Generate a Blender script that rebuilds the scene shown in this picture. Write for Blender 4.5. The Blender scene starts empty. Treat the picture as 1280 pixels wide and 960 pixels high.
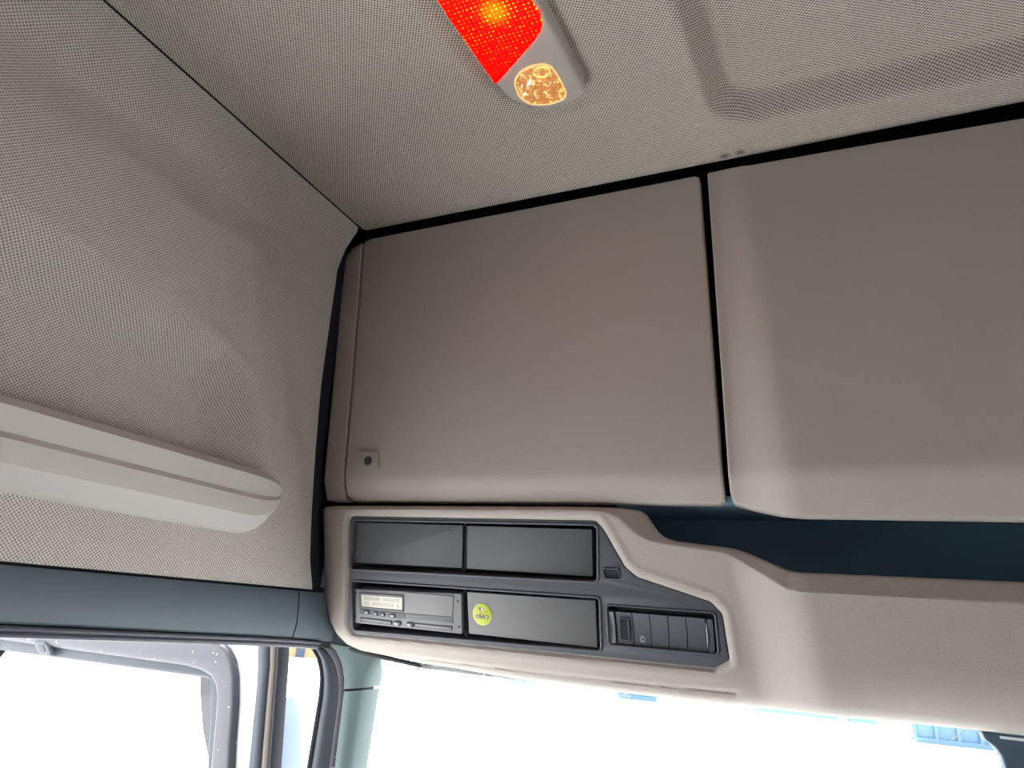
import bpy, bmesh, math, random
import numpy as np
from mathutils import Vector, Matrix

# ---------------------------------------------------------------- camera, sky, sun, exposure
H0 = 1.25                       # cab coordinates put z = 0 at eye height; the cab floor is H0 below it
sc = bpy.context.scene
FPX = 829.0
CX = Vector((0.91480559, 0.39755750, 0.07126547))
CU = Vector((0.06819023, -0.32593793, 0.94292871))
CF = Vector((-0.3980965, 0.85773685, 0.32527938))
cd = bpy.data.cameras.new('camera'); cam = bpy.data.objects.new('camera', cd)
sc.collection.objects.link(cam)
cd.lens = FPX / 1280 * 36; cd.sensor_width = 36; cd.clip_start = 0.02; cd.clip_end = 500
Rm = Matrix((CX, CU, -CF)).transposed().to_4x4()
cam.matrix_world = Matrix.Translation((0, 0, H0)) @ Rm
sc.camera = cam

SKY = 1.6
w = bpy.data.worlds.new('sky'); sc.world = w; w.use_nodes = True
wt = w.node_tree; bg = wt.nodes['Background']
bg.inputs['Color'].default_value = (0.92, 0.955, 1.0, 1); bg.inputs['Strength'].default_value = SKY
sl = bpy.data.lights.new('sun', 'SUN'); sun = bpy.data.objects.new('sun', sl); sc.collection.objects.link(sun)
sl.energy = 6.0; sl.angle = 0.02; sl.color = (1.0, 0.95, 0.88)
sun.rotation_euler = (math.radians(42), 0, math.radians(240))
sc.view_settings.view_transform = 'Standard'; sc.view_settings.look = 'None'
sc.view_settings.gamma = 1; sc.view_settings.use_curve_mapping = False
sc.view_settings.exposure = 1.6
sc.cycles.diffuse_bounces = 6; sc.cycles.max_bounces = 10; sc.cycles.transparent_max_bounces = 12

def portal(name, c, xv, zn, sx, sy):
    l = bpy.data.lights.new(name, 'AREA'); l.shape = 'RECTANGLE'; l.size = sx; l.size_y = sy
    l.cycles.is_portal = True
    o = bpy.data.objects.new(name, l); sc.collection.objects.link(o)
    z = -Vector(zn).normalized(); x = Vector(xv).normalized(); y = z.cross(x)
    o.matrix_world = Matrix.Translation((c[0], c[1], c[2] + H0)) @ Matrix((x, y, z)).transposed().to_4x4()
portal('sky_portal', (.3, 1.27, -.42), (1, 0, 0), (0, -1, .2), 2.2, .62)
portal('sky_portal', (-.90, .67, -.65), (0, 1, 0), (1, 0, 0), .9, 1.15)
portal('sky_portal', (1.47, .7, -.37), (0, 1, 0), (-1, 0, 0), .62, .76)

# ---------------------------------------------------------------- photograph measurements -> cab coordinates
V = Vector
def ray(px, py):
    return CX * (px - 640) - CU * (py - 480) + CF * FPX
def onX(px, py, x): r = ray(px, py); return r * (x / r.x)
def onY(px, py, y): r = ray(px, py); return r * (y / r.y)
def onZ(px, py, z): r = ray(px, py); return r * (z / r.z)
def onP(px, py, p, n):
    r = ray(px, py); return r * (V(p).dot(V(n)) / r.dot(V(n)))
def onS(px, py, F, y=1.05):
    r = ray(px, py)
    for _ in range(25):
        p = r * (y / r.y); y = float(F(p.x, p.z))
    return r * (y / r.y)

# ---------------------------------------------------------------- object helpers
COL = sc.collection
def props(o, label=None, cat=None, group=None, kind=None):
    if label: o['label'] = label
    if cat: o['category'] = cat
    if group: o['group'] = group
    if kind: o['kind'] = kind
    return o
def mk(name, verts, faces, mat, parent=None, smooth=35, loc=None):
    me = bpy.data.meshes.new(name)
    base = V((0, 0, 0))
    if parent is not None:
        p = parent
        while p is not None: base += p.location; p = p.parent
        off = base - V((0, 0, H0))
    else:
        if loc is None:
            a = np.array([tuple(v) for v in verts]); lo, hi = a.min(0), a.max(0)
            loc = V(((lo[0] + hi[0]) / 2, (lo[1] + hi[1]) / 2, lo[2]))
        off = V(loc)
    me.from_pydata([(v[0] - off[0], v[1] - off[1], v[2] - off[2]) for v in verts], [], faces)
    me.validate(); me.update()
    bm = bmesh.new(); bm.from_mesh(me); bmesh.ops.recalc_face_normals(bm, faces=bm.faces); bm.to_mesh(me); bm.free()
    if smooth:
        me.shade_smooth(); me.set_sharp_from_angle(angle=math.radians(smooth))
    me.materials.append(mat)
    o = bpy.data.objects.new(name, me); COL.objects.link(o)
    if parent is not None: o.parent = parent
    else: o.location = off + V((0, 0, H0))
    return o
def empty(name, loc, parent=None):
    o = bpy.data.objects.new(name, None); o.empty_display_size = .05; COL.objects.link(o)
    o.location = V(loc) + V((0, 0, H0)); return o
class MB:
    def __init__(s): s.v = []; s.f = []
    def add(s, vs, fs):
        n = len(s.v); s.v += [V(v) for v in vs]; s.f += [[i + n for i in f] for f in fs]; return s
    def box(s, a, b):
        x0, y0, z0 = a; x1, y1, z1 = b
        return s.add([(x0,y0,z0),(x1,y0,z0),(x1,y1,z0),(x0,y1,z0),(x0,y0,z1),(x1,y0,z1),(x1,y1,z1),(x0,y1,z1)],
                     [(0,1,2,3),(4,5,6,7),(0,1,5,4),(1,2,6,5),(2,3,7,6),(3,0,4,7)])
    def tube(s, pts, r, n=8, sy=1.0):
        pts = [V(p) for p in pts]; rings = []
        for i, p in enumerate(pts):
            d = (pts[min(i+1, len(pts)-1)] - pts[max(i-1, 0)]).normalized()
            a = d.cross(V((0, 0, 1)));
            if a.length < .1: a = d.cross(V((0, 1, 0)))
            a.normalize(); b = d.cross(a).normalized()
            rings.append([p + a * (r * math.cos(t)) + b * (r * sy * math.sin(t)) for t in [2*math.pi*k/n for k in range(n)]])
        return s.loft(rings, closed=True, caps=True)
    def loft(s, rings, closed=True, caps=True):
        m = len(rings[0]); vs = [p for r in rings for p in r]; fs = []
        for i in range(len(rings) - 1):
            for k in range(m if closed else m - 1):
                fs.append([i*m+k, i*m+(k+1) % m, (i+1)*m+(k+1) % m, (i+1)*m+k])
        if caps and closed: fs += [list(range(m)), [(len(rings)-1)*m + k for k in range(m)]]
        return s.add(vs, fs)
    def build(s, name, mat, parent=None, **k): return mk(name, s.v, s.f, mat, parent, **k)

def rnd(pts, r, n=5):
    """polygon with its corners rounded; r is one radius or one per corner"""
    pts = [V((p[0], p[1])) for p in pts]; out = []; N = len(pts)
    for i, p in enumerate(pts):
        ri = r[i] if isinstance(r, (list, tuple)) else r
        a = pts[i-1] - p; b = pts[(i+1) % N] - p
        if ri <= 0: out.append(p); continue
        la, lb = a.length, b.length; a /= la; b /= lb
        ang = math.acos(max(-1, min(1, a.dot(b))))
        if ang > 3.05: out.append(p); continue
        t = min(ri / math.tan(ang/2), la*.48, lb*.48)
        p0, p2 = p + a*t, p + b*t
        for k in range(n + 1):
            q = k / n; out.append(p0*(1-q)**2 + p*2*q*(1-q) + p2*q*q)
    return out
def plate(name, outlines, depth, bevel, mat, frame, w=0.0, parent=None, res=2, **kw):
    """solid plate whose front face lies w in front of the frame's plane; the first outline is outer, others are holes"""
    cu = bpy.data.curves.new('tmp', 'CURVE'); cu.dimensions = '2D'; cu.fill_mode = 'BOTH'
    for o in outlines:
        sp = cu.splines.new('POLY'); sp.points.add(len(o) - 1)
        for i, p in enumerate(o): sp.points[i].co = (p[0], p[1], 0, 1)
        sp.use_cyclic_u = True
    cu.extrude = max(1e-5, depth/2 - bevel); cu.bevel_depth = bevel; cu.bevel_resolution = res; cu.offset = -bevel
    ob = bpy.data.objects.new('tmp', cu); COL.objects.link(ob)
    dg = bpy.context.evaluated_depsgraph_get()
    me = bpy.data.meshes.new_from_object(ob.evaluated_get(dg))
    O, U, W_, N = frame
    vs = [O + U*v.co.x + W_*v.co.y + N*(v.co.z - depth/2 + w) for v in me.vertices]
    fs = [list(p.vertices) for p in me.polygons]
    bpy.data.objects.remove(ob); bpy.data.curves.remove(cu); bpy.data.meshes.remove(me)
    bm = bmesh.new(); bv = [bm.verts.new(v) for v in vs]
    for f in fs:
        try: bm.faces.new([bv[i] for i in f])
        except ValueError: pass
    bmesh.ops.remove_doubles(bm, verts=bm.verts, dist=1e-6)
    bm.verts.index_update()
    vs = [v.co.copy() for v in bm.verts]; fs = [[v.index for v in f.verts] for f in bm.faces]; bm.free()
    return mk(name, vs, fs, mat, parent, **kw)
def textmesh(name, s, size, center, frame, w, mat, parent, depth=.0004, sx=1.0, offset=0):
    cu = bpy.data.curves.new('tmp', 'FONT'); cu.body = s; cu.size = size; cu.align_x = 'CENTER'; cu.align_y = 'CENTER'
    cu.extrude = depth/2; cu.offset = offset
    ob = bpy.data.objects.new('tmp', cu); COL.objects.link(ob)
    dg = bpy.context.evaluated_depsgraph_get(); me = bpy.data.meshes.new_from_object(ob.evaluated_get(dg))
    O, U, W_, N = frame
    vs = [O + U*(v.co.x*sx + center[0]) + W_*(v.co.y + center[1]) + N*(v.co.z + w) for v in me.vertices]
    fs = [list(p.vertices) for p in me.polygons]
    bpy.data.objects.remove(ob); bpy.data.curves.remove(cu); bpy.data.meshes.remove(me)
    return mk(name, vs, fs, mat, parent, smooth=0)
def ss(t): t = np.clip(t, 0, 1); return t*t*(3-2*t)
def polydist(X, Z, pts, closed=False):
    """distance from grid points to a polyline"""
    D = np.full(X.shape, 1e9); P = list(pts) + ([pts[0]] if closed else [])
    for a, b in zip(P[:-1], P[1:]):
        ax, az, bx, bz = a[0], a[1], b[0], b[1]; dx, dz = bx-ax, bz-az; L = dx*dx+dz*dz + 1e-12
        t = np.clip(((X-ax)*dx + (Z-az)*dz)/L, 0, 1)
        D = np.minimum(D, np.hypot(X-ax-t*dx, Z-az-t*dz))
    return D
def inside(X, Z, pts):
    c = np.zeros(X.shape, bool); n = len(pts)
    for i in range(n):
        x1, z1 = pts[i][0], pts[i][1]; x2, z2 = pts[i-1][0], pts[i-1][1]
        m = ((z1 > Z) != (z2 > Z)) & (X < (x2-x1)*(Z-z1)/((z2-z1) + 1e-15) + x1); c ^= m
    return c
def sdpoly(X, Z, pts): return np.where(inside(X, Z, pts), -1, 1) * polydist(X, Z, pts, True)
def grid_mesh(name, P, mat, parent=None, keep=None, skirt=None, **k):
    """P: (n, m, 3) grid of points; skirt: vector that the border is drawn back along"""
    n, m, _ = P.shape; vs = [tuple(p) for p in P.reshape(-1, 3)]; fs = []
    for i in range(n-1):
        for j in range(m-1):
            if keep is None or keep[i, j]: fs.append([i*m+j, (i+1)*m+j, (i+1)*m+j+1, i*m+j+1])
    if skirt is not None:
        loop = [i*m for i in range(n)] + [(n-1)*m+j for j in range(1, m)] + [i*m+m-1 for i in range(n-2, -1, -1)] + [j for j in range(m-2, 0, -1)]
        b = len(vs); vs += [tuple(np.array(vs[i]) + np.array(skirt)) for i in loop]; L = len(loop)
        for q in range(L): fs.append([loop[q], loop[(q+1) % L], b+(q+1) % L, b+q])
        fs.append([b+q for q in range(L)]) if k.pop('back', False) else None
    else: k.pop('back', None)
    return mk(name, vs, fs, mat, parent, **k)

# ---------------------------------------------------------------- materials
def lin(c): return tuple(((x/255)/12.92 if x/255 <= .04045 else ((x/255+.055)/1.055)**2.4) for x in c)
def mat(name, rgb, rough=.6, var=.06, scale=12, bump=0, bscale=300, spec=.4, metal=0, emit=None, es=0, grain=0, gscale=900):
    m = bpy.data.materials.new(name); m.use_nodes = True; nt = m.node_tree; N, L = nt.nodes, nt.links
    b = N['Principled BSDF']; b.inputs['Roughness'].default_value = rough; b.inputs['Metallic'].default_value = metal
    b.inputs['Specular IOR Level'].default_value = spec
    tc = N.new('ShaderNodeTexCoord'); no = N.new('ShaderNodeTexNoise'); no.inputs['Scale'].default_value = scale; no.inputs['Detail'].default_value = 4
    L.new(tc.outputs['Object'], no.inputs['Vector'])
    cr = N.new('ShaderNodeMix'); cr.data_type = 'RGBA'
    c = V(rgb); cr.inputs[6].default_value = (*(c*(1-var)), 1); cr.inputs[7].default_value = (*(c*(1+var)), 1)
    L.new(no.outputs['Fac'], cr.inputs[0]); out = cr.outputs[2]
    if grain:
        g = N.new('ShaderNodeTexNoise'); g.inputs['Scale'].default_value = gscale; g.inputs['Detail'].default_value = 2
        L.new(tc.outputs['Object'], g.inputs['Vector'])
        mr = N.new('ShaderNodeMapRange'); mr.inputs[1].default_value = .3; mr.inputs[2].default_value = .7
        mr.inputs[3].default_value = 1-grain; mr.inputs[4].default_value = 1+grain
        L.new(g.outputs['Fac'], mr.inputs[0])
        mu = N.new('ShaderNodeVectorMath'); mu.operation = 'SCALE'; L.new(out, mu.inputs[0]); L.new(mr.outputs[0], mu.inputs['Scale']); out = mu.outputs[0]
    L.new(out, b.inputs['Base Color'])
    if bump:
        bn = N.new('ShaderNodeTexNoise'); bn.inputs['Scale'].default_value = bscale; bn.inputs['Detail'].default_value = 3
        L.new(tc.outputs['Object'], bn.inputs['Vector'])
        bp = N.new('ShaderNodeBump'); bp.inputs['Strength'].default_value = bump; bp.inputs['Distance'].default_value = .001
        L.new(bn.outputs['Fac'], bp.inputs['Height']); L.new(bp.outputs[0], b.inputs['Normal'])
    if emit: b.inputs['Emission Color'].default_value = (*emit, 1); b.inputs['Emission Strength'].default_value = es
    return m
def weave(name, rgb, a, b_, pitch=.0042, lo=.45, hi=1.25, stains=()):
    """woven cloth: raised light threads with dark holes between them; a, b_ are the two thread axes in the cloth's plane"""
    m = bpy.data.materials.new(name); m.use_nodes = True; nt = m.node_tree; N, L = nt.nodes, nt.links
    b = N['Principled BSDF']; b.inputs['Roughness'].default_value = .95; b.inputs['Specular IOR Level'].default_value = .15
    b.inputs['Sheen Weight'].default_value = .15
    tc = N.new('ShaderNodeTexCoord')
    def wob(ax, ph):
        d = N.new('ShaderNodeVectorMath'); d.operation = 'DOT_PRODUCT'; d.inputs[1].default_value = V(ax) * (2*math.pi/pitch)
        L.new(tc.outputs['Object'], d.inputs[0])
        s = N.new('ShaderNodeMath'); s.operation = 'SINE'; L.new(d.outputs['Value'], s.inputs[0]); return s.outputs[0]
    s1, s2 = wob(a, 0), wob(b_, 0)
    mu = N.new('ShaderNodeMath'); mu.operation = 'ADD'; L.new(s1, mu.inputs[0]); L.new(s2, mu.inputs[1])
    no = N.new('ShaderNodeTexNoise'); no.inputs['Scale'].default_value = 420; no.inputs['Detail'].default_value = 2; L.new(tc.outputs['Object'], no.inputs['Vector'])
    n2 = N.new('ShaderNodeMath'); n2.operation = 'MULTIPLY_ADD'; n2.inputs[1].default_value = 2.2; L.new(no.outputs['Fac'], n2.inputs[0]); L.new(mu.outputs[0], n2.inputs[2])
    mr = N.new('ShaderNodeMapRange'); mr.inputs[1].default_value = -.9; mr.inputs[2].default_value = 2.1; mr.inputs[3].default_value = lo; mr.inputs[4].default_value = hi
    L.new(n2.outputs[0], mr.inputs[0])
    big = N.new('ShaderNodeTexNoise'); big.inputs['Scale'].default_value = 3.0; big.inputs['Detail'].default_value = 5; L.new(tc.outputs['Object'], big.inputs['Vector'])
    cr = N.new('ShaderNodeMix'); cr.data_type = 'RGBA'; c = V(rgb)
    cr.inputs[6].default_value = (*(c*.94), 1); cr.inputs[7].default_value = (*(c*1.06), 1); L.new(big.outputs['Fac'], cr.inputs[0])
    sc_ = N.new('ShaderNodeVectorMath'); sc_.operation = 'SCALE'; L.new(cr.outputs[2], sc_.inputs[0]); L.new(mr.outputs[0], sc_.inputs['Scale'])
    out = sc_.outputs[0]
    for (p, r) in stains:
        d = N.new('ShaderNodeVectorMath'); d.operation = 'DISTANCE'; d.inputs[1].default_value = p; L.new(tc.outputs['Object'], d.inputs[0])
        ad = N.new('ShaderNodeMath'); ad.operation = 'MULTIPLY_ADD'; ad.inputs[1].default_value = r*1.2; L.new(no.outputs['Fac'], ad.inputs[0]); L.new(d.outputs['Value'], ad.inputs[2])
        m2 = N.new('ShaderNodeMapRange'); m2.inputs[1].default_value = r*.8; m2.inputs[2].default_value = r*1.7; m2.inputs[3].default_value = .3; m2.inputs[4].default_value = 1
        L.new(ad.outputs[0], m2.inputs[0])
        s3 = N.new('ShaderNodeVectorMath'); s3.operation = 'SCALE'; L.new(out, s3.inputs[0]); L.new(m2.outputs[0], s3.inputs['Scale']); out = s3.outputs[0]
    L.new(out, b.inputs['Base Color'])
    bp = N.new('ShaderNodeBump'); bp.inputs['Strength'].default_value = .35; bp.inputs['Distance'].default_value = .0006
    L.new(mu.outputs[0], bp.inputs['Height']); L.new(bp.outputs[0], b.inputs['Normal'])
    return m
def glassmat(name, tint=(1, 1, 1)):
    m = bpy.data.materials.new(name); m.use_nodes = True; nt = m.node_tree; N, L = nt.nodes, nt.links
    N.remove(N['Principled BSDF']); t = N.new('ShaderNodeBsdfTransparent'); t.inputs[0].default_value = (*tint, 1)
    g = N.new('ShaderNodeBsdfGlossy'); g.inputs['Roughness'].default_value = .03; mx = N.new('ShaderNodeMixShader'); mx.inputs[0].default_value = .04
    L.new(t.outputs[0], mx.inputs[1]); L.new(g.outputs[0], mx.inputs[2]); L.new(mx.outputs[0], N['Material Output'].inputs[0])
    return m

M_wall = weave('wall_cloth', (.425, .40, .375), (0, .72, .70), (0, .70, -.72), .0037, .36, 1.5)
M_side = mat('warm_grey_plastic', (.46, .415, .385), .62, .04, 6, .3, 500, .3, grain=.06, gscale=700)
M_fasc = mat('console_plastic', (.43, .39, .358), .6, .03, 6, .45, 450, .3, grain=.07, gscale=650)
M_rail = mat('rail_plastic', (.50, .48, .455), .55, .03, 8, .3, 500, .3, grain=.05)
M_slate = mat('slate_trim', (.085, .118, .142), .55, .08, 10, .4, 500, .4, grain=.08)
M_pillar = mat('pillar_trim', (.135, .19, .19), .5, .05, 8, .3, 500, .4, grain=.05)
M_gap = mat('gap_dark', (.012, .016, .024), .8, .1, 20, .1, 200, .2)
M_navy = mat('compartment_liner', (.16, .27, .35), .8, .08, 8, .1, 200, .2)
M_bezel = mat('bezel_plastic', (.085, .098, .115), .5, .05, 14, .25, 600, .4, grain=.05)
M_cover = mat('cover_plastic', (.085, .092, .098), .5, .08, 10, .25, 600, .45, grain=.05)
M_tacho = mat('tachograph_plastic', (.22, .225, .235), .45, .05, 16, .15, 600, .4)
M_tdark = mat('tachograph_band', (.12, .128, .142), .45, .05, 16, .1, 600, .4)
M_slot = mat('slot_dark', (.02, .025, .032), .7, .1, 20)
M_lcd = mat('display_glass', (.70, .68, .60), .25, .06, 60, spec=.5)
M_lcdink = mat('display_ink', (.47, .455, .41), .4, .05, 60)
M_key = mat('key_pale', (.45, .46, .47), .4, .05, 60)
M_white = mat('white_print', (.75, .78, .80), .5, .03, 60)
M_stick = mat('sticker_green', (.47, .54, .035), .4, .06, 120)
M_stickedge = mat('sticker_rim', (.58, .64, .16), .4, .04, 120)
M_ink = mat('sticker_ink', (.17, .17, .12), .5, .05, 60)
M_lamp = mat('lamp_plastic', (.50, .46, .43), .5, .04, 20, .1, 500, .4)
M_rubber = mat('rubber_seal', (.060, .070, .088), .5, .1, 20, .2, 400, .4)
M_frame = mat('door_frame_plastic', (.105, .108, .125), .55, .06, 20, .2, 400, .4)
def dust(m):
    nt = m.node_tree; N, L = nt.nodes, nt.links; b = N['Principled BSDF']; src = b.inputs['Base Color'].links[0].from_socket
    tc = N.new('ShaderNodeTexCoord'); no = N.new('ShaderNodeTexNoise'); no.inputs['Scale'].default_value = 110; no.inputs['Detail'].default_value = 1
    L.new(tc.outputs['Object'], no.inputs['Vector']); mr = N.new('ShaderNodeMapRange'); mr.inputs[1].default_value = .73; mr.inputs[2].default_value = .77; L.new(no.outputs['Fac'], mr.inputs[0])
    mx = N.new('ShaderNodeMix'); mx.data_type = 'RGBA'; L.new(mr.outputs[0], mx.inputs[0]); L.new(src, mx.inputs[6]); mx.inputs[7].default_value = (.6, .6, .6, 1); L.new(mx.outputs[2], b.inputs['Base Color'])
dust(M_frame)
M_body = mat('white_paint', (.80, .82, .84), .25, .02, 5, spec=.5)
M_brown = mat('beige_seal', (.16, .135, .12), .6, .06, 20)
M_shell = mat('outer_shell', (.10, .10, .105), .7, .1, 4)
M_cabin = mat('cabin_lining', (.13, .125, .12), .8, .05, 4)
M_dash = mat('dash_plastic', (.07, .072, .076), .6, .05, 8)
M_snow = mat('snowy_ground', (.86, .86, .86), .9, .03, .4)
M_glass = glassmat('window_glass', (.97, .99, .98))
M_lock = mat('lock_black', (.018, .03, .038), .35, .1, 200, spec=.5)
M_lip = mat('bright_lip', (.30, .32, .34), .35, .05, 60)

# ---------------------------------------------------------------- surfaces of the cab
ZC = 0.757                     # ceiling
XW = -0.87                     # left wall
def wall_base(Z, Y=1.0): return XW + .027*np.clip((Z - .655)/.102, 0, 1) - .012*np.exp(-((Z - .635)/.045)**2)*(1 - ss((Y - .78)/.16))
def wall_relief(Y, Z):
    base = wall_base(Z, Y)
    Lo = [onX(px, py, XW) for px, py in ((-260, 95), (0, 240), (110, 312), (200, 377), (290, 432), (318, 480), (330, 540), (333, 592), (300, 700))]
    Lo = [(p.y, p.z) for p in Lo]
    poly = Lo + [(Lo[-1][0]-.1, .03), (-1.4, .03), (-1.4, Lo[0][1] + .05)]
    D = polydist(Y, Z, Lo); ins = inside(Y, Z, poly)
    return base - np.where(ins, .052*(.7*np.clip(D/.080, 0, 1) + .3*ss(D/.080)), 0)*ss((Z - .10)/.07)
we = [(.7930, .79), (.985, .757), (.992, .70), (.985, .60), (.985, .42), (.99, .33), (1.01, .20), (1.035, .08), (1.045, .013)]
def onW(px, py):
    z = .3
    for _ in range(30): p = onX(px, py, float(wall_base(z))); z = p.z
    return p
_pts = sorted([(p.z, p.y) for p in (onW(a, b) for a, b in ((446, 287), (441, 294), (432, 308), (424, 328), (412, 400), (401, 480), (394, 560), (389, 640), (387, 700), (390, 735)))])
def wall_edge(z): return np.interp(z, [a for a, b in _pts], [b for a, b in _pts])

# left wall: woven cloth lining over the door
zs = np.concatenate([np.linspace(.0145, .757, 110)])
ts = np.linspace(0, 1, 190)
rc = .022
Pw = np.zeros((len(ts) + 9, len(zs), 3))
for j, z in enumerate(zs):
    ye = wall_edge(z) - rc*.3
    Y = -1.25 + (ye + 1.25)*(1 - (1 - ts)**1.0)
    Y = np.where(ts < .25, -1.25 + (ts/.25)*(1.25 + .25), .25 + (ts - .25)/.75*(ye - .25))
    Z = np.full_like(Y, z); X = wall_relief(Y, Z)
    zr = z + (.0 if .03 < z < .74 else 0)
    Pw[:len(ts), j, 0] = X; Pw[:len(ts), j, 1] = Y; Pw[:len(ts), j, 2] = zr
    for q in range(9):
        a = (q + 1)/9*math.pi/2
        Pw[len(ts)+q, j] = (X[-1] - rc*(1 - math.cos(a)), Y[-1] + rc*math.sin(a), zr)
wl = grid_mesh('wall_left', Pw, M_wall); props(wl, 'grey woven cloth lining of the left cab wall with a shallow pressed pocket', 'wall', kind='structure')

# ceiling: woven headliner with a pressed hatch outline and a dish around the lamp
cw = lambda px, py: onZ(px, py, ZC)
A1, A2 = cw(838, 0), cw(870, 98); B1, B2 = cw(956, 151), cw(1280, 92)
def hatch_sd(X, Y, r=.075):
    a = (A1.x + (A2.x - A1.x)*(Y - A1.y)/(A2.y - A1.y)) - X
    b = Y - (B1.y + (B2.y - B1.y)*(X - B1.x)/(B2.x - B1.x))
    a2, b2 = a + r, b + r
    return np.hypot(np.maximum(a2, 0), np.maximum(b2, 0)) + np.minimum(np.maximum(a2, b2), 0) - r
ZL = ZC - .018
lampR = [(671, 0), (700, 52), (729, 112)]
lampout = [onZ(a, b, ZL) for a, b in ((671, 0), (700, 54), (730, 112), (727, 122), (708, 133), (680, 138), (655, 135), (637, 125), (619, 106), (585, 62), (560, 26), (542, 0))]
back = [(lampout[-1].x - .010, .34), (lampout[0].x - .008, .34)]
lampout = [(p.x, p.y) for p in lampout] + back
front = lambda X: np.interp(X, [-1, -.85, -.14, 1.5], [.976, .976, .974, .970])
xs = np.concatenate([np.linspace(-.8427, .55, 330), np.linspace(.58, 1.46, 30)])
ys = np.concatenate([np.linspace(-1.25, .3, 40), np.linspace(.31, 1, 190)])
Pc = np.zeros((len(xs), len(ys) + 9, 3)); rf = .040
for i, x in enumerate(xs):
    fr = float(front(x)); Y = np.where(ys <= .3, ys, .3 + (ys - .3)/.7*(fr - .3))
    X = np.full_like(Y, x)
    sd = hatch_sd(X, Y)
    Z = ZC + .042*ss(-sd/.034) - .005*np.exp(-((sd + .046)/.007)**2)*ss((.9 - Y)/.06 + .5) - .004*np.exp(-((sd - .006)/.012)**2)
    d = sdpoly(X, Y, lampout)
    Z = Z + .009*np.exp(-(np.maximum(d, 0)/.018)**2) - .002*np.exp(-((d - .035)/.01)**2)
    Pc[i, :len(ys), 0] = X; Pc[i, :len(ys), 1] = Y; Pc[i, :len(ys), 2] = Z
    for q in range(9):
        a = (q + 1)/9*math.pi/2
        Pc[i, len(ys)+q] = (x, fr + rf*math.sin(a), Z[-1] + .022*(1 - math.cos(a)))
s1 = cw(906, 196); s2 = cw(925, 191)
cmn = Pc.reshape(-1, 3); cl, ch = cmn.min(0), cmn.max(0); co = ((cl[0]+ch[0])/2, (cl[1]+ch[1])/2, cl[2])
M_ceil = weave('ceiling_cloth', (.405, .372, .326), (.80, .60, -.35), (-.5, .86, -.35), .0039, .10, 1.85,
               stains=[((s1.x-co[0], s1.y-co[1], ZC-co[2]), .011), ((s2.x-co[0], s2.y-co[1], ZC-co[2]), .010)])
ce = grid_mesh('ceiling', Pc, M_ceil); props(ce, 'grey woven headliner with a pressed hatch outline and two dark smudges', 'ceiling', kind='structure')

# closed shell of the cab around the linings
b = MB().box((-.96, -1.35, .83), (1.56, 1.34, .87)); o = b.build('roof_panel', M_shell); props(o, 'outer roof skin above the woven headliner', 'roof', kind='structure')
b = MB().box((-.96, 1.26, -.02), (1.56, 1.34, .83)); o = b.build('wall_front', M_shell); props(o, 'outer front wall above the windscreen behind the lockers', 'wall', kind='structure')
b = MB().box((-.97, -1.35, .02), (-.94, 1.26, .83)).box((-.96, -1.35, -1.27), (-.90, .22, .02)); b.build('wall_left', M_shell); props(bpy.data.objects['wall_left.001'], 'outer left skin behind the cloth lining', 'wall', kind='structure')
b = MB().box((-.96, -1.35, -1.27), (1.56, -1.29, .83)); o = b.build('wall_back', M_cabin); props(o, 'grey rear wall of the cab behind the seats', 'wall', kind='structure')
b = MB().box((1.46, -1.29, -1.27), (1.52, .02, .83)).box((1.46, .02, -.0), (1.52, 1.26, .83)).box((1.46, .02, -1.27), (1.52, 1.26, -.75)).box((1.46, 1.0, -.75), (1.52, 1.26, 0)).box((1.46, .02, -.75), (1.52, .40, 0)); o = b.build('wall_right', M_cabin); props(o, 'grey right wall of the cab with a side window opening', 'wall', kind='structure')
b = MB().box((-.95, -1.29, -1.30), (1.52, 1.42, -1.25)); o = b.build('floor', M_dash); props(o, 'dark cab floor', 'floor', kind='structure')
b = MB()
b.loft([[V((x, .85, -.85)), V((x, 1.05, -.76)), V((x, 1.38, -.74)), V((x, 1.46, -.80)), V((x, 1.46, -1.25)), V((x, 1.0, -1.25)), V((x, .88, -1.0))] for x in np.linspace(-.86, 1.45, 12)])
o = b.build('dashboard', M_dash); props(o, 'dark grey dashboard under the windscreen', 'dashboard')

# backing behind the lockers, dark
cs = empty('overhead_console', (.25, 1.1, -.10)); props(cs, 'warm grey overhead storage console above the windscreen, with a dark open shelf', 'console')
b = MB().box((-.90, 1.075, .19), (1.45, 1.24, .81)); b.build('locker_carcass', M_gap, cs)

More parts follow.
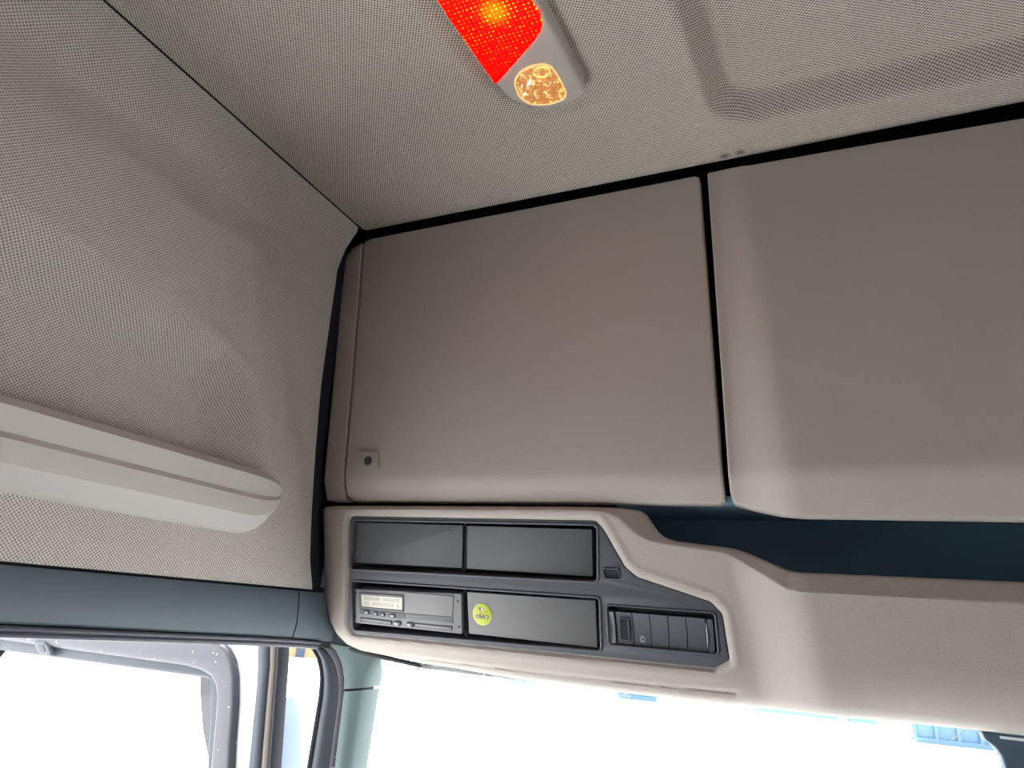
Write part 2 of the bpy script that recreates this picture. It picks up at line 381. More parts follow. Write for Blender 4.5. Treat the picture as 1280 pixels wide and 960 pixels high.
# ---------------------------------------------------------------- lockers
def DP(x, z): return 1.0 + .07*(.742 - z)
def panel(name, top, bot, F, mt, parent, r=.0035, t=.022, nx=60, nz=50, xpad=None):
    """top, bot: left-to-right outlines as points (x, z); surface y = F(x, z) with rounded rim"""
    def resample(P, n):
        P = np.array(P); d = np.concatenate([[0], np.cumsum(np.hypot(*np.diff(P, axis=0).T))]); d /= d[-1]
        return d, P
    dt, T = resample(top, nx); db, Bm = resample(bot, nx)
    e = .004
    def dens(n, L):
        inner = np.linspace(0, 1, n)
        edge = np.array([0, .2, .45, .75, 1, 1.4, 2])*r/L
        return np.unique(np.concatenate([edge, 1 - edge, inner[(inner > 2.6*r/L) & (inner < 1-2.6*r/L)], dt if n == nx else [], db if n == nx else []]))
    L = abs(T[-1][0] - T[0][0]); Hh = abs(T[0][1] - Bm[0][1])
    S = dens(nx, L); Tt = dens(nz, Hh)
    tx = np.interp(S, dt, T[:, 0]); tz = np.interp(S, dt, T[:, 1]); bx = np.interp(S, db, Bm[:, 0]); bz = np.interp(S, db, Bm[:, 1])
    X = bx[:, None]*(1-Tt) + tx[:, None]*Tt; Z = bz[:, None]*(1-Tt) + tz[:, None]*Tt
    ol = list(map(tuple, T)) + list(map(tuple, Bm[::-1]))
    D = polydist(X, Z, ol, True); dd = np.clip(r - D, 0, r)
    Y = F(X, Z) + (r - np.sqrt(np.maximum(r*r - dd*dd, 0)))
    P = np.stack([X, Y, Z], -1)
    return grid_mesh(name, P, mt, parent, skirt=(0, t, 0), back=True)
def dpt(px, py, F=DP):
    p = onS(px, py, F, 1.0); return (p.x, p.z)
# crease near the lower edge: the strip below it leans back
zcr = (dpt(432, 598)[1] + dpt(903, 600)[1])/2
def F1(X, Z): return DP(X, Z) + .42*np.maximum(zcr - Z, 0)
d1 = empty('locker_door', (*onS(665, 626, DP)[:2], dpt(665, 626)[1]))
props(d1, 'large warm grey locker door with a small key lock, left of the vertical gap', 'locker door', 'locker doors of the overhead console')
panel('door_panel', [dpt(455, 302), dpt(463, 298), dpt(868, 219.5), dpt(874, 221)], [dpt(429.5, 618), dpt(434, 624.5), dpt(898, 627), dpt(905, 624)], F1, M_side, d1)
def cl_(p): return p
xa, za = dpt(905, 232); 
def F2(X, Z):
    xc0 = np.interp(Z, [.17, .74], [-.104, -.112]); wd = np.interp(Z, [.15, .74], [.085, .05])
    bul = np.interp(Z, [.15, .74], [.035, .011])
    return DP(X, Z) - bul*ss((X - xc0)/wd*.9) + .42*np.maximum(zcr - Z, 0)
d2 = empty('locker_door', (.2, 1.0, .16))
props(d2, 'locker door with a swollen middle and slanted lower edge, right of the vertical gap', 'locker door', 'locker doors of the overhead console')
e1 = dpt(1280, 146.5, F2); e2 = dpt(1280, 649.5, F2)
ext = .55
panel('door_panel', [dpt(884, 217, F2), dpt(886.5, 214.7, F2), dpt(900, 212, F2), dpt(937, 205.6, F2), dpt(980, 198, F2), dpt(1080, 180.5, F2), e1, (e1[0] + ext, e1[1])],
      [dpt(912.5, 615, F2), dpt(917, 629, F2), dpt(950, 638, F2), dpt(978, 643.5, F2), dpt(1000, 645.5, F2), e2, (e2[0] + ext, e2[1])], F2, M_side, d2, nx=90)
# filler panel between the cloth and the first door
fp = empty('filler_panel', (*onS(415, 624, DP)[:2], dpt(415, 624)[1]))
props(fp, 'narrow warm grey filler panel left of the lock side locker door, rounded at the top', 'panel')
panel('panel_face', [dpt(430, 330), dpt(434, 318), dpt(440, 309.5), dpt(447, 306), dpt(453, 303.5)], [dpt(402.5, 623.5), dpt(410, 624), dpt(418, 624), dpt(424, 624), dpt(427, 624)], F1, M_side, fp, r=.003, nx=14)
# lock
O1 = onS(460, 576, F1)
n1 = V((0, -1, -.07)).normalized(); v1 = V((0, -.07, 1)).normalized(); FD = (V((0, 1.0 + .07*.742, 0)), V((1, 0, 0)), v1, n1)
def uv(px, py, fr, w=0):
    O, U, W_, N = fr; p = onP(px, py, O + N*w, N) - O; return V((p.dot(U), p.dot(W_)))
q = [uv(*p, FD) for p in ((446.5, 565), (471.5, 565.5), (475, 586.5), (446, 586.5))]
lk = plate('lock_plate', [rnd(q, .003)], .008, .0012, M_fasc, FD, .0055, d1)
c = uv(460.7, 576.2, FD, .004)
def disc(c, rx, ry=None, n=28, rot=0):
    ry = ry or rx; return [V((c[0] + rx*math.cos(t)*math.cos(rot) - ry*math.sin(t)*math.sin(rot), c[1] + rx*math.cos(t)*math.sin(rot) + ry*math.sin(t)*math.cos(rot))) for t in [2*math.pi*k/n for k in range(n)]]
plate('lock_collar', [disc(c, .0098), disc(c, .0078)[::-1]], .002, .0005, M_tacho, FD, .0065, lk)
plate('lock_cylinder', [disc(c, .0080)], .004, .0006, M_lock, FD, .0066, lk)
plate('keyhole', [rnd([c+V((-.0007, -.0045)), c+V((.0007, -.0045)), c+V((.0007, .0045)), c+V((-.0007, .0045))], .0003)], .0006, .0001, M_tdark, FD, .0070, lk)

# ---------------------------------------------------------------- console fascia
SL = .30
def FB(x, z): return 1.04 + SL*(.17 - z)
sN = V((0, -1, -SL)).normalized(); sV = V((0, -SL, 1)).normalized()
FF = (V((0, 1.04 + SL*.17, 0)), V((1, 0, 0)), sV, sN)
def fuv(px, py, w=0): return uv(px, py, FF, w)
def to_xz(q): p = FF[0] + FF[1]*q[0] + FF[2]*q[1]; return (p.x, p.z)
bez = rnd([fuv(*p) for p in ((436, 645.5), (744, 651), (754, 663), (781, 710), (796, 722), (888, 753), (902, 768), (911.5, 826), (893, 836.5), (768, 824), (441, 792), (433.5, 778))],
          [.012, .016, .01, .03, .03, .012, .012, .006, .006, .02, .012, .02], 6)
bez_xz = [to_xz(p) for p in bez]
def FS0(X, Z):
    xc0 = np.interp(Z, [-.1, .1], [-.088, -.118])
    return 1.04 + SL*(.17 - Z) - .037*ss((X - xc0)/.10*.95)
def FS(X, Z):
    y = FS0(X, Z)
    zs_ = np.interp(X, [-.2, .1], [-.062, -.025])
    q = np.maximum(zs_ - Z, 0); return y + 7.0*q*q
def spt(px, py): p = onS(px, py, FS, 1.08); return (p.x, p.z)
top_px = [(400, 633), (415, 631), (700, 632), (790, 633), (797, 635), (806, 648), (815, 660), (826, 669), (842, 675), (880, 680), (915, 684), (930, 688), (985, 711), (1000, 713.5), (1280, 725.5)]
lip_px = [(398, 637), (415, 637), (700, 637), (742, 638), (760, 641), (775, 648), (787, 660), (800, 670), (815, 677), (850, 683), (905, 691), (917, 696), (985, 737), (1000, 740), (1280, 754)]
T = [spt(*p) for p in top_px]; T.append((1.44, T[-1][1]))
Lp = [spt(*p) for p in lip_px]; Lp.append((1.44, Lp[-1][1]))
bot_px = [(401, 735), (404, 757), (409, 777), (417, 793), (430, 806), (446, 813.5), (500, 824), (640, 849), (770, 866), (900, 881), (1090, 901), (1280, 920)]
Bt = [spt(*p) for p in bot_px]; Bt.append((1.44, Bt[-1][1]))
x0 = T[0][0]
xs = np.unique(np.concatenate([np.linspace(x0, .42, 430), np.linspace(.42, 1.44, 30), x0 + np.array([.0015, .003, .0045, .006, .01])]))
Ti = np.interp(xs, [p[0] for p in T], [p[1] for p in T]); Bi = np.interp(xs, [p[0] for p in Bt], [p[1] for p in Bt]); Li = np.interp(xs, [p[0] for p in Lp], [p[1] for p in Lp])
tt = np.unique(np.concatenate([np.linspace(0, 1, 96), 1 - np.array([.005, .01, .02, .03, .04]), np.array([.005, .012, .02, .03])]))
X = xs[:, None]*np.ones(len(tt)); Z = Bi[:, None]*(1 - tt) + Ti[:, None]*tt
Y = FS(X, Z)
# chamfer towards the shelf
LT = np.array([(a, b_) for a, b_ in zip(xs, Li)])
Y = Y + .78*np.maximum(Z - Li[:, None], 0)
# outer rim rounding
ol = T[:-1] + [(1.6, T[-1][1]), (1.6, Bt[-1][1])] + Bt[:-1][::-1]
D = polydist(X, Z, [T[0]] + [(x0, Bt[0][1])] + Bt); r = .016; dd = np.clip(r - D, 0, r); Y = Y + (r - np.sqrt(np.maximum(r*r - dd*dd, 0)))*.9
D = polydist(X, Z, T); r = .005; dd = np.clip(r - D, 0, r); Y = Y + (r - np.sqrt(np.maximum(r*r - dd*dd, 0)))
# sunk seat for the bezel, raised soft rim around it
sd = sdpoly(X, Z, bez_xz)
Y = Y + .006*ss((.0055 - sd)/.006) - .0015*np.exp(-((sd - .012)/.005)**2)
# groove of the lower flange
gr = [spt(*p) for p in ((500, 819), (526, 823.5), (640, 837), (780, 853), (900, 864), (921, 867))]
gd = polydist(X, Z, gr); Y = Y + .0035*np.exp(-(gd/.0022)**2) + .002*ss((.012 - gd)/.012)*(Z < np.interp(X, [p[0] for p in gr], [p[1] for p in gr]))*(X < gr[-1][0])
keep = ~((sd[:-1, :-1] < -.005) & (sd[1:, 1:] < -.005) & (sd[:-1, 1:] < -.005) & (sd[1:, :-1] < -.005))
fas = grid_mesh('fascia', np.stack([X, Y, Z], -1), M_fasc, cs, keep=keep, skirt=(0, .03, 0))
# shelf compartment behind the fascia, open to the cab
b = MB()
zf = np.interp(-.2, [p[0] for p in T], [p[1] for p in T])
b.box((-.30, 1.245, -.02), (1.44, 1.255, .19)).box((-.32, 1.16, -.02), (-.30, 1.25, .19)).box((-.30, 1.06, .183), (1.44, 1.25, .192))
b.build('shelf_liner', M_navy, cs)
fl = []
for x in np.linspace(-.27, 1.43, 60):
    z = min(float(np.interp(x + d_, [p[0] for p in T], [p[1] for p in T])) for d_ in (-.02, 0, .02, .04)) - .014
    fl.append([V((x, float(FS(x, z)) + .035, z)), V((x, 1.245, z - .01)), V((x, 1.245, z - .016)), V((x, float(FS(x, z)) + .035, z - .008))])
MB().loft(fl).build('shelf_floor', M_navy, cs)
b = MB().box((-.90, 1.10, .155), (-.30, 1.2, .19)); b.build('gap_strip', M_gap, cs)
b = MB().box((-.86, 1.165, -.08), (-.34, 1.2, .155)).box((-.34, 1.165, -.08), (-.15, 1.2, .03)); b.build('bay_backing', M_slot, cs)

# bezel with its openings
bz = empty('instrument_bezel', tuple(FF[0] + FF[1]*fuv(670, 800)[0] + FF[2]*fuv(670, 800)[1]))
props(bz, 'dark grey bezel plate with radio bays set into the left of the console', 'panel')
op1 = rnd([fuv(*p) for p in ((440, 651), (745, 657.5), (745.5, 727), (438, 711))], .006)
op2 = rnd([fuv(*p) for p in ((438.5, 727), (748, 748.5), (750, 813.5), (441, 787.5))], .006)
op3 = rnd([fuv(*p) for p in ((758, 757.5), (892.5, 767.5), (897, 818), (761.5, 805.5))], .005)
op4 = rnd([fuv(*p) for p in ((753.5, 711.5), (772, 711.8), (774.3, 723), (756, 722.5))], .003)
plate('bezel_plate', [bez, op1[::-1], op2[::-1], op3[::-1], op4[::-1]], .030, .0022, M_bezel, FF, -.003, bz)
def grow(P, g):
    c = sum(P, V((0, 0)))/len(P); n = len(P); out = []
    for i, p in enumerate(P):
        t = (P[(i+1) % n] - P[i-1])
        if t.length < 1e-7: t = (P[(i+2) % n] - P[i-2])
        t.normalize(); nn = V((t.y, -t.x))
        if nn.dot(p - c) < 0: nn = -nn
        out.append(p + nn*g)
    return out
for o_, g in ((op1, .0038), (op2, .0038), (op3, .003), (op4, .0022)):
    plate('opening_rim', [grow(o_, g), grow(o_, -.0002)[::-1]], .006, .0016, M_bezel, FF, -.0006, bz, res=3)
# small grille
c = [fuv(754, 711.8), fuv(773, 712), fuv(775, 722.5), fuv(756, 722.2)]
plate('grille_back', [rnd([fuv(753, 711), fuv(773, 711), fuv(775, 723), fuv(755, 723)], .002)], .003, .0002, M_slot, FF, -.009, bz)
for k in range(4):
    t0 = (k + .22)/4; t1 = (k + .78)/4
    P = [c[0].lerp(c[3], t0), c[1].lerp(c[2], t0), c[1].lerp(c[2], t1), c[0].lerp(c[3], t1)]
    plate('grille_slat', [rnd(P, .0008)], .005, .0006, M_bezel, FF, -.0045, bz)

# blank covers in the bays
cov = [('blank dark cover in the upper bay row, directly above the tachograph', ((443.5, 652.5), (578.5, 656.5), (577.5, 710.5), (442, 703.5))),
       ('wide blank dark cover, upper right of the four bays', ((583.7, 657), (740, 661.8), (740.8, 720.8), (583.2, 711))),
       ('wide blank dark cover carrying the round green sticker', ((583.8, 739.8), (744.2, 750.8), (746.8, 809.8), (586, 792.2)))]
for i, (lb, P) in enumerate(cov):
    t = empty('blank_cover', tuple(FF[0] + FF[1]*fuv(*P[3])[0] + FF[2]*fuv(*P[3])[1])); props(t, lb, 'cover', 'blank covers of the radio bays')
    dep = -.011 if i < 2 else -.007
    plate('cover_face', [rnd([fuv(*p, dep) for p in P], .0022)], .012, .001, M_cover if i < 2 else mat('cover_plastic_pale', (.13, .135, .14), .45, .05, 10, .2, 600, .45, grain=.04), FF, dep, t)
MB()
# divider between the two upper bays and between tachograph and cover
for P in (((579, 652), (583, 652), (582.5, 718), (578, 718)), ((578.5, 737), (583, 737.5), (585, 800), (580, 799))):
    plate('bay_divider', [[fuv(*p, -.016) for p in P]], .010, .0005, M_slot, FF, -.016, bz)

# sticker
dep = -.0068
st = empty('round_sticker', tuple(FF[0] + FF[1]*fuv(603, 782)[0] + FF[2]*fuv(603, 782)[1])); props(st, 'round lime green sticker with a heart and the word oleo', 'sticker')
c = fuv(602.9, 767.9, dep); rr = (fuv(614.8, 768.5, dep) - fuv(591, 767.3, dep)).length/2
plate('sticker_disc', [disc(c, rr, rr*1.02)], .0008, .0002, M_stickedge, FF, dep + .0006, st)
plate('sticker_face', [disc(c, rr*.93, rr*.95)], .0004, .0001, M_stick, FF, dep + .0009, st)
def heart(c, s, side):
    P = []
    for k in range(25):
        t = math.pi*k/24; x = 16*math.sin(t)**3; y = 13*math.cos(t) - 5*math.cos(2*t) - 2*math.cos(3*t) - math.cos(4*t)
        P.append(V((c[0] + side*x*s, c[1] + y*s)))
    return P
hc = fuv(601.6, 761.4, dep)
plate('heart_half', [heart(hc, rr*.0145, -1)], .0004, .00008, M_ink, FF, dep + .0013, st)
plate('heart_half', [heart(hc, rr*.0145, 1)], .0004, .00008, M_white, FF, dep + .0013, st)
textmesh('lettering', 'oleo', rr*.74, c + V((0, -.0030)), FF, dep + .0013, M_ink, st, offset=.0001, sx=1.05)
for px in (597.4, 608.3):
    q = fuv(px, 770.4 if px < 600 else 771.3, dep); plate('letter_fill', [disc(q, rr*.085)], .0004, .00005, M_white, FF, dep + .0015, st)

# tachograph
ta = empty('tachograph', tuple(FF[0] + FF[1]*fuv(510, 785)[0] + FF[2]*fuv(510, 785)[1])); props(ta, 'grey tachograph with a pale display, in the lower left bay', 'tachograph')
TD = -.006
t_ = lambda X_, Y_, w_=TD: fuv(430 + X_*.1328, 725 + Y_*.1328, w_)
plate('housing', [rnd([t_(115, 85), t_(1105, 130), t_(1112, 510), t_(102, 405)], .002)], .025, .0015, M_tacho, FF, TD, ta)
plate('mounting_flange', [rnd([t_(82, 78), t_(150, 80), t_(150, 415), t_(88, 402)], .0015)], .006, .001, M_bezel, FF, TD - .002, ta)
plate('printer_flap', [rnd([t_(578, 112), t_(1035, 150), t_(1022, 342), t_(578, 308)], .0012)], .003, .0008, M_tacho, FF, TD + .0015, ta)
plate('key_band', [rnd([t_(150, 268), t_(575, 312), t_(575, 366), t_(150, 318)], .001)], .002, .0004, M_tdark, FF, TD + .0008, ta)
plate('flap_band', [rnd([t_(580, 314), t_(1028, 348), t_(1028, 408), t_(580, 366)], .001)], .002, .0004, M_tdark, FF, TD + .0008, ta)
ds = plate('display_frame', [rnd([t_(140, 112), t_(562, 142), t_(562, 300), t_(148, 262)], .002), rnd([t_(162, 137), t_(550, 167), t_(550, 282), t_(168, 248)], .001)[::-1]], .003, .0008, M_tdark, FF, TD + .002, ta)
plate('display', [rnd([t_(158, 133), t_(553, 163), t_(553, 286), t_(162, 252)], .001)], .0012, .0001, M_lcd, FF, TD + .0008, ta)
def lerp4(P, u, v): return P[0].lerp(P[1], u).lerp(P[3].lerp(P[2], u), v)
LP = [t_(162, 137), t_(550, 167), t_(550, 282), t_(168, 248)]
random.seed(4)
for row, (va, vb) in enumerate(((.14, .42), (.55, .84))):
    u = .08
    while u < .9:
        if random.random() < .86:
            plate('display_digit', [[lerp4(LP, u, va), lerp4(LP, u + .045, va), lerp4(LP, u + .045, vb), lerp4(LP, u, vb)], [lerp4(LP, u + .014, va + .08), lerp4(LP, u + .031, va + .08), lerp4(LP, u + .031, vb - .08), lerp4(LP, u + .014, vb - .08)][::-1]], .0003, .00004, M_lcdink, FF, TD + .0011, ta, res=0)
        u += .066
for X_, Y_, w_ in ((218, 303, 22), (303, 317, 18), (370, 324, 18), (460, 336, 27)):
    P = [t_(X_-w_, Y_-20), t_(X_+w_, Y_-16), t_(X_+w_, Y_+20), t_(X_-w_, Y_+16)]
    k = plate('key', [rnd(P, .0012)], .003, .0007, M_bezel, FF, TD + .003, ta)
    P = [t_(X_-w_*.55, Y_-9), t_(X_+w_*.55, Y_-6), t_(X_+w_*.55, Y_+10), t_(X_-w_*.55, Y_+8)]
    plate('key_mark', [rnd(P, .0006)], .0006, .0001, M_key, FF, TD + .0033, k)
for P, E in ((((155, 348), (455, 382), (455, 424), (160, 388)), ((472, 384), (535, 390), (530, 432), (470, 424))), (((665, 402), (1022, 436), (1020, 476), (662, 440)), ((592, 396), (655, 402), (652, 444), (592, 436)))):
    plate('card_slot', [rnd([t_(*p) for p in P], .001)], .0015, .0003, M_slot, FF, TD + .0006, ta)
    Q = [t_(P[0][0]+9, P[0][1]+8), t_(P[1][0]-9, P[1][1]+8), t_(P[2][0]-9, P[2][1]-6), t_(P[3][0]+9, P[3][1]-6)]
    plate('card_tray', [rnd(Q, .0006)], .003, .0005, M_tacho, FF, TD + .0014, ta)
    e = plate('eject_key', [rnd([t_(*p) for p in E], .0012)], .004, .0008, M_tdark, FF, TD + .0035, ta)
    Q = [t_(E[0][0]+12, E[0][1]+12), t_(E[1][0]-20, E[1][1]+12), t_(E[2][0]-20, E[2][1]-8), t_(E[3][0]+12, E[3][1]-8)]
    plate('key_mark', [rnd(Q, .0006)], .0006, .0001, M_key, FF, TD + .0038, e)
for X_, Y_ in ((112, 122), (107, 342), (1072, 200), (1084, 440)):
    plate('screw', [disc(t_(X_, Y_), .0017, n=12)], .001, .0002, M_slot, FF, TD + .0008, ta)

# switch block
sb = empty('switch_block', tuple(FF[0] + FF[1]*fuv(828, 815)[0] + FF[2]*fuv(828, 815)[1])); props(sb, 'row of dark rocker switches set in the right end of the bezel', 'switch')
s_ = lambda X_, Y_, w_=-.010: fuv(740 + X_*.1459, 700 + Y_*.1459, w_)
plate('switch_tray', [rnd([s_(125, 400), s_(1045, 465), s_(1075, 808), s_(145, 712)], .002)], .01, .0005, M_slot, FF, -.018, sb)
tops = [200, 343, 492, 648, 805, 966]; bots = [219, 368, 516, 666, 826, 990]
ty = lambda x: 438 + (x - 200)*.078; by = lambda x: 705 + (x - 218)*.098
def bulged(name, a0, a1, b0, b1, mt, parent, w0=-.009, hgt=.004):
    """rocker: a plate whose middle is hollowed so that the long edges curve"""
    rows = []; n = 9
    for k in range(n):
        v = k/(n-1); xl = a0 + (b0 - a0)*v; xr = a1 + (b1 - a1)*v
        yl = ty(a0)*(1-v) + by(b0)*v; yr = ty(a1)*(1-v) + by(b1)*v
        dz = w0 + hgt*(1 - abs(2*v - 1)**1.5)*-.9 + hgt*.5
        L_, R_ = s_(xl, yl), s_(xr, yr); g = (R_ - L_)*.035
        ring = []
        for (q, d) in ((L_ + g*.3, -.012), (L_ + g*.3, dz - .001), (L_ + g, dz), (R_ - g, dz), (R_ - g*.3, dz - .001), (R_ - g*.3, -.016)):
            ring.append(FF[0] + FF[1]*q[0] + FF[2]*q[1] + FF[3]*d)
        rows.append(ring)
    return MB().loft(rows).build(name, mt, parent, smooth=30)
sw = [bulged('rocker_switch', tops[i], tops[i+1], bots[i], bots[i+1], M_bezel, sb) for i in range(5)]
props(sw[0], 'rocker switch with a slotted dark grip'); props(sw[1], 'rocker switch with a small white symbol')
P0 = [s_(232, 483), s_(318, 488), s_(330, 690), s_(245, 680)]
plate('grip_rim', [rnd(P0, .0025), rnd([lerp4(P0, .14, .06), lerp4(P0, .86, .06), lerp4(P0, .86, .94), lerp4(P0, .14, .94)], .0015)[::-1]], .003, .001, M_bezel, FF, -.0062, sw[0])
for k in range(8):
    v = (k + .9)/9.0
    P = [lerp4(P0, .18, v - .026), lerp4(P0, .82, v - .026), lerp4(P0, .82, v + .030), lerp4(P0, .18, v + .030)]
    plate('grip_slot', [rnd(P, .0005)], .001, .0001, M_slot, FF, -.0068, sw[0])
# symbol
def stroke(P, wd, name, w_, parent):
    for a, b_ in zip(P[:-1], P[1:]):
        d = (b_ - a).normalized(); n = V((-d.y, d.x))*wd/2; d = d*wd*.3
        plate(name, [[a - n - d, b_ - n + d, b_ + n + d, a + n - d]], .0004, .00002, M_white, FF, w_, parent, res=0)
i_ = lambda X_, Y_: s_(X_, Y_, -.0065)
stroke([i_(412, 655), i_(440, 655), i_(440, 668), i_(415, 670)], .0006, 'symbol', -.0068, sw[1])
stroke([i_(410, 672), i_(448, 706)], .0006, 'symbol', -.0068, sw[1])
stroke([i_(448, 668), i_(455, 685), i_(448, 700), i_(425, 705), i_(414, 690)], .0006, 'symbol', -.0068, sw[1])
ec = bulged('end_cap', 148, 188, 160, 212, M_lip, sb, -.006, .004); ec['label'] = 'pale curved end cap'
bulged('end_cap', 985, 1035, 1003, 1058, M_bezel, sb, -.006, .004)
rows = []
for k in range(13):
    v = k/12; x = 968 + 24*v + 12*math.sin(v*math.pi); hw = 1 + 9*math.sin(v*math.pi)
    yy = 490 + 300*v
    rows.append([FF[0] + FF[1]*q[0] + FF[2]*q[1] + FF[3]*d for q, d in ((s_(x - hw, yy), -.008), (s_(x, yy), -.0045), (s_(x + hw, yy), -.008))])
MB().loft(rows).build('painted_highlight', mat('highlight_paint', (.5, .53, .56), .3, .05, 50), sb)  # highlight at the right end of the switches, painted as a pale sliver

# ---------------------------------------------------------------- edges of the cloth
b = MB().box((-.885, .99, .781), (1.45, 1.07, .812)); o = b.build('trim_1', M_gap); props(o, 'dark gap above the locker doors', 'gap', kind='structure')
b = MB().box((-.912, .98, -.02), (-.884, 1.09, .80)); o = b.build('trim_2', M_gap); props(o, 'dark strip colouring in the shaded gap between left wall cloth and console', 'seal', kind='structure')  # near-black colour supplies the shade deep in this gap
# seam of ceiling and wall
b = MB().tube([(-.8430, -1.25, .7568), (-.8430, .5, .7568), (-.8430, .985, .7568)], .0021, 8); o = b.build('trim_3', M_gap); props(o, 'thin black seam between headliner and left wall', 'seam', kind='structure')
b = MB().box((-.92, -1.25, .757), (-.846, 1.0, .80)); o = b.build('trim_4', M_gap); props(o, 'dark backing behind the headliner edge', 'trim', kind='structure')

# ---------------------------------------------------------------- grab rail on the left wall
gr_ = empty('grab_rail', (XW, .2, .10)); props(gr_, 'long light grey faceted plastic rail running along the left wall', 'rail')
zt_ = .198; prof = [(-.01, .201), (.010, .200), (.026, .187), (.021, .157), (.0275, .149), (.0265, .121), (.009, .095), (.003, .091), (-.01, .090)]
zmid = .146
rings = []
yy = [-1.0, -.6, -.2, .1, .3, .5, .62, .72, .80, .83] + [.83 + .092*math.sin(k/14*math.pi/2) for k in range(1, 15)]
for y in yy:
    t = max(0, (y - .83)/.092)
    s = math.sqrt(max(0, 1 - t**2.4)) if t > 0 else 1
    top_k = 1 - .0*t; ring = []
    for d, z in prof:
        zz = z
        if t > 0:   # round the lower front corner, keep the top one
            zlo = .090 + (.185 - .090)*(1 - math.sqrt(max(0, 1 - t*t)))
            zz = z + (zlo - .09)*(1 - (z - .09)/.08) if z < .17 else z - .010*t**3
        ring.append(V((XW + d*(s*.8 + .2 if d > 0 else 1) - .002 - .004*t**4, y, zz)))
    ring += [V((XW - .04, y, .092)), V((XW - .04, y, .198))][::-1] if False else [V((XW - .036, y, ring[-1].z)), V((XW - .036, y, ring[0].z))]
    rings.append(ring)
MB().loft(rings).build('rail_body', M_rail, gr_, smooth=18)

# ---------------------------------------------------------------- slate trim and seals over the door
def drop(y): return float(np.interp(y, [-2, .45, .7, .95, 1.08, 1.2], [0, 0, -.008, -.016, -.022, -.032]))
def trimpiece(y0, y1, name, n=14):
    rings = []
    for y in np.linspace(y0, y1, n):
        dz = drop(y)
        P = [(-.012, .0105), (-.003, .0105), (0, .006), (.004, -.015), (.006, -.034 + dz*.6), (.003, -.049 + dz), (-.002, -.052 + dz), (-.03, -.052 + dz), (-.04, .0)]
        rings.append([V((XW + a, y, z)) for a, z in P])
    return MB().loft(rings).build(name, M_slate)
yj = onX(369, 770, XW).y
o = trimpiece(-1.25, yj - .0015, 'trim_5', 30); props(o, 'slate blue grained trim strip above the door opening', 'trim', kind='structure')
o = trimpiece(yj + .0015, 1.13, 'trim_6'); props(o, 'short slate blue corner trim beside the console, right of the joint', 'trim', kind='structure')
b = MB().box((XW - .035, -1.25, .0), (XW - .012, 1.1, .02)); o = b.build('trim_7', M_gap); props(o, 'dark joint under the left wall cloth', 'joint', kind='structure')
MB().loft([[V((XW - .034, y, 0)), V((XW - .010, y, 0)), V((XW - .010, y, -.064 + drop(y))), V((XW - .034, y, -.064 + drop(y)))] for y in np.linspace(-1.25, 1.20, 30)]).build('trim_11', M_slot)
props(bpy.data.objects['trim_11'], 'dark backing behind the seal beads', 'trim', kind='structure')
MB().loft([[V((XW - .034, 1.12, z)), V((XW + .06, 1.12 + .07, z)), V((XW + .06, 1.25, z)), V((XW - .034, 1.25, z))] for z in (.05, -.04, -.088)]).build('trim_12', M_slate)
props(bpy.data.objects['trim_12'], 'slate corner piece behind the lower left console corner', 'trim', kind='structure')
dsl = empty('door_seal', (XW, .3, -.08)); props(dsl, 'dark double rubber seal running along the top of the door opening', 'seal')
for k, (dz, rr_) in enumerate(((-.0570, .0035), (-.0640, .0042))):
    pts = [V((XW - .002 - .004*k, y, dz + drop(y))) for y in np.linspace(-1.2, 1.10, 40)]
    MB().tube(pts, rr_, 8).build('seal_bead', M_rubber, dsl)
pts = [onP(a, b_, (-.8, 1.17, 0), (.25, -.97, 0)) for a, b_ in ((395, 804), (430, 809), (470, 819.5), (526, 832), (600, 841.5), (670, 849))]
MB().tube(pts, .0042, 8).build('seal_bead', M_slot, dsl)

# ---------------------------------------------------------------- ribbons (strips between two measured edges)
def ribbon(name, L, R, pt, thick, mt, parent=None, bulge=.004, n=5, back=V((0, 1, 0)), end=None):
    rings = []
    # resample both edges by equal parameter
    def rs(P, m=14):
        P = [V((a[0], a[1])) for a in P]; d = [0]
        for a, b_ in zip(P[:-1], P[1:]): d.append(d[-1] + (b_ - a).length)
        return [V((np.interp(t*d[-1], d, [p.x for p in P]), np.interp(t*d[-1], d, [p.y for p in P]))) for t in np.linspace(0, 1, m)]
    LL, RR = rs(L), rs(R)
    for a, b_ in zip(LL, RR):
        A, B = pt(*a), pt(*b_); ring = []
        for k in range(n + 1):
            u = k/n; ring.append(A.lerp(B, u) - back*bulge*math.sin(u*math.pi))
        rings.append(ring + [B + back*thick, A + back*thick])
    if end is not None:
        r0, r1 = rings[-4], rings[-1]; f = (end - r1[0].z)/(r1[0].z - r0[0].z)
        rings.append([q + (q - p)*f for p, q in zip(r0, r1)])
    return MB().loft(rings).build(name, mt, parent, smooth=60)
pA = lambda a, b_: onX(a, b_, XW - .005)
pil = lambda a, b_: onP(a, b_, (-.87, 1.145, 0), (.5, -.866, 0))
sl_ = empty('pillar_seal', (-.88, 1.12, -.8)); props(sl_, 'dark rubber door seal curving down the windscreen pillar', 'seal')
nb = V((.0, 1, 0))
ribbon('outer_bead', [(378, 806), (390, 812), (397, 825), (400, 845), (398, 870), (383, 960)], [(384, 806), (396, 813), (402, 826), (405, 846), (404, 870), (389.5, 960)], pil, .03, M_slot, sl_, .002, end=-.8)
ribbon('main_bead', [(384, 806), (396, 813), (402, 826), (405, 846), (404, 870), (389.5, 960)], [(398, 806), (411, 815), (419, 830), (423.5, 850), (423.5, 868), (411.5, 960)], pil, .03, M_rubber, sl_, .007, end=-.8)
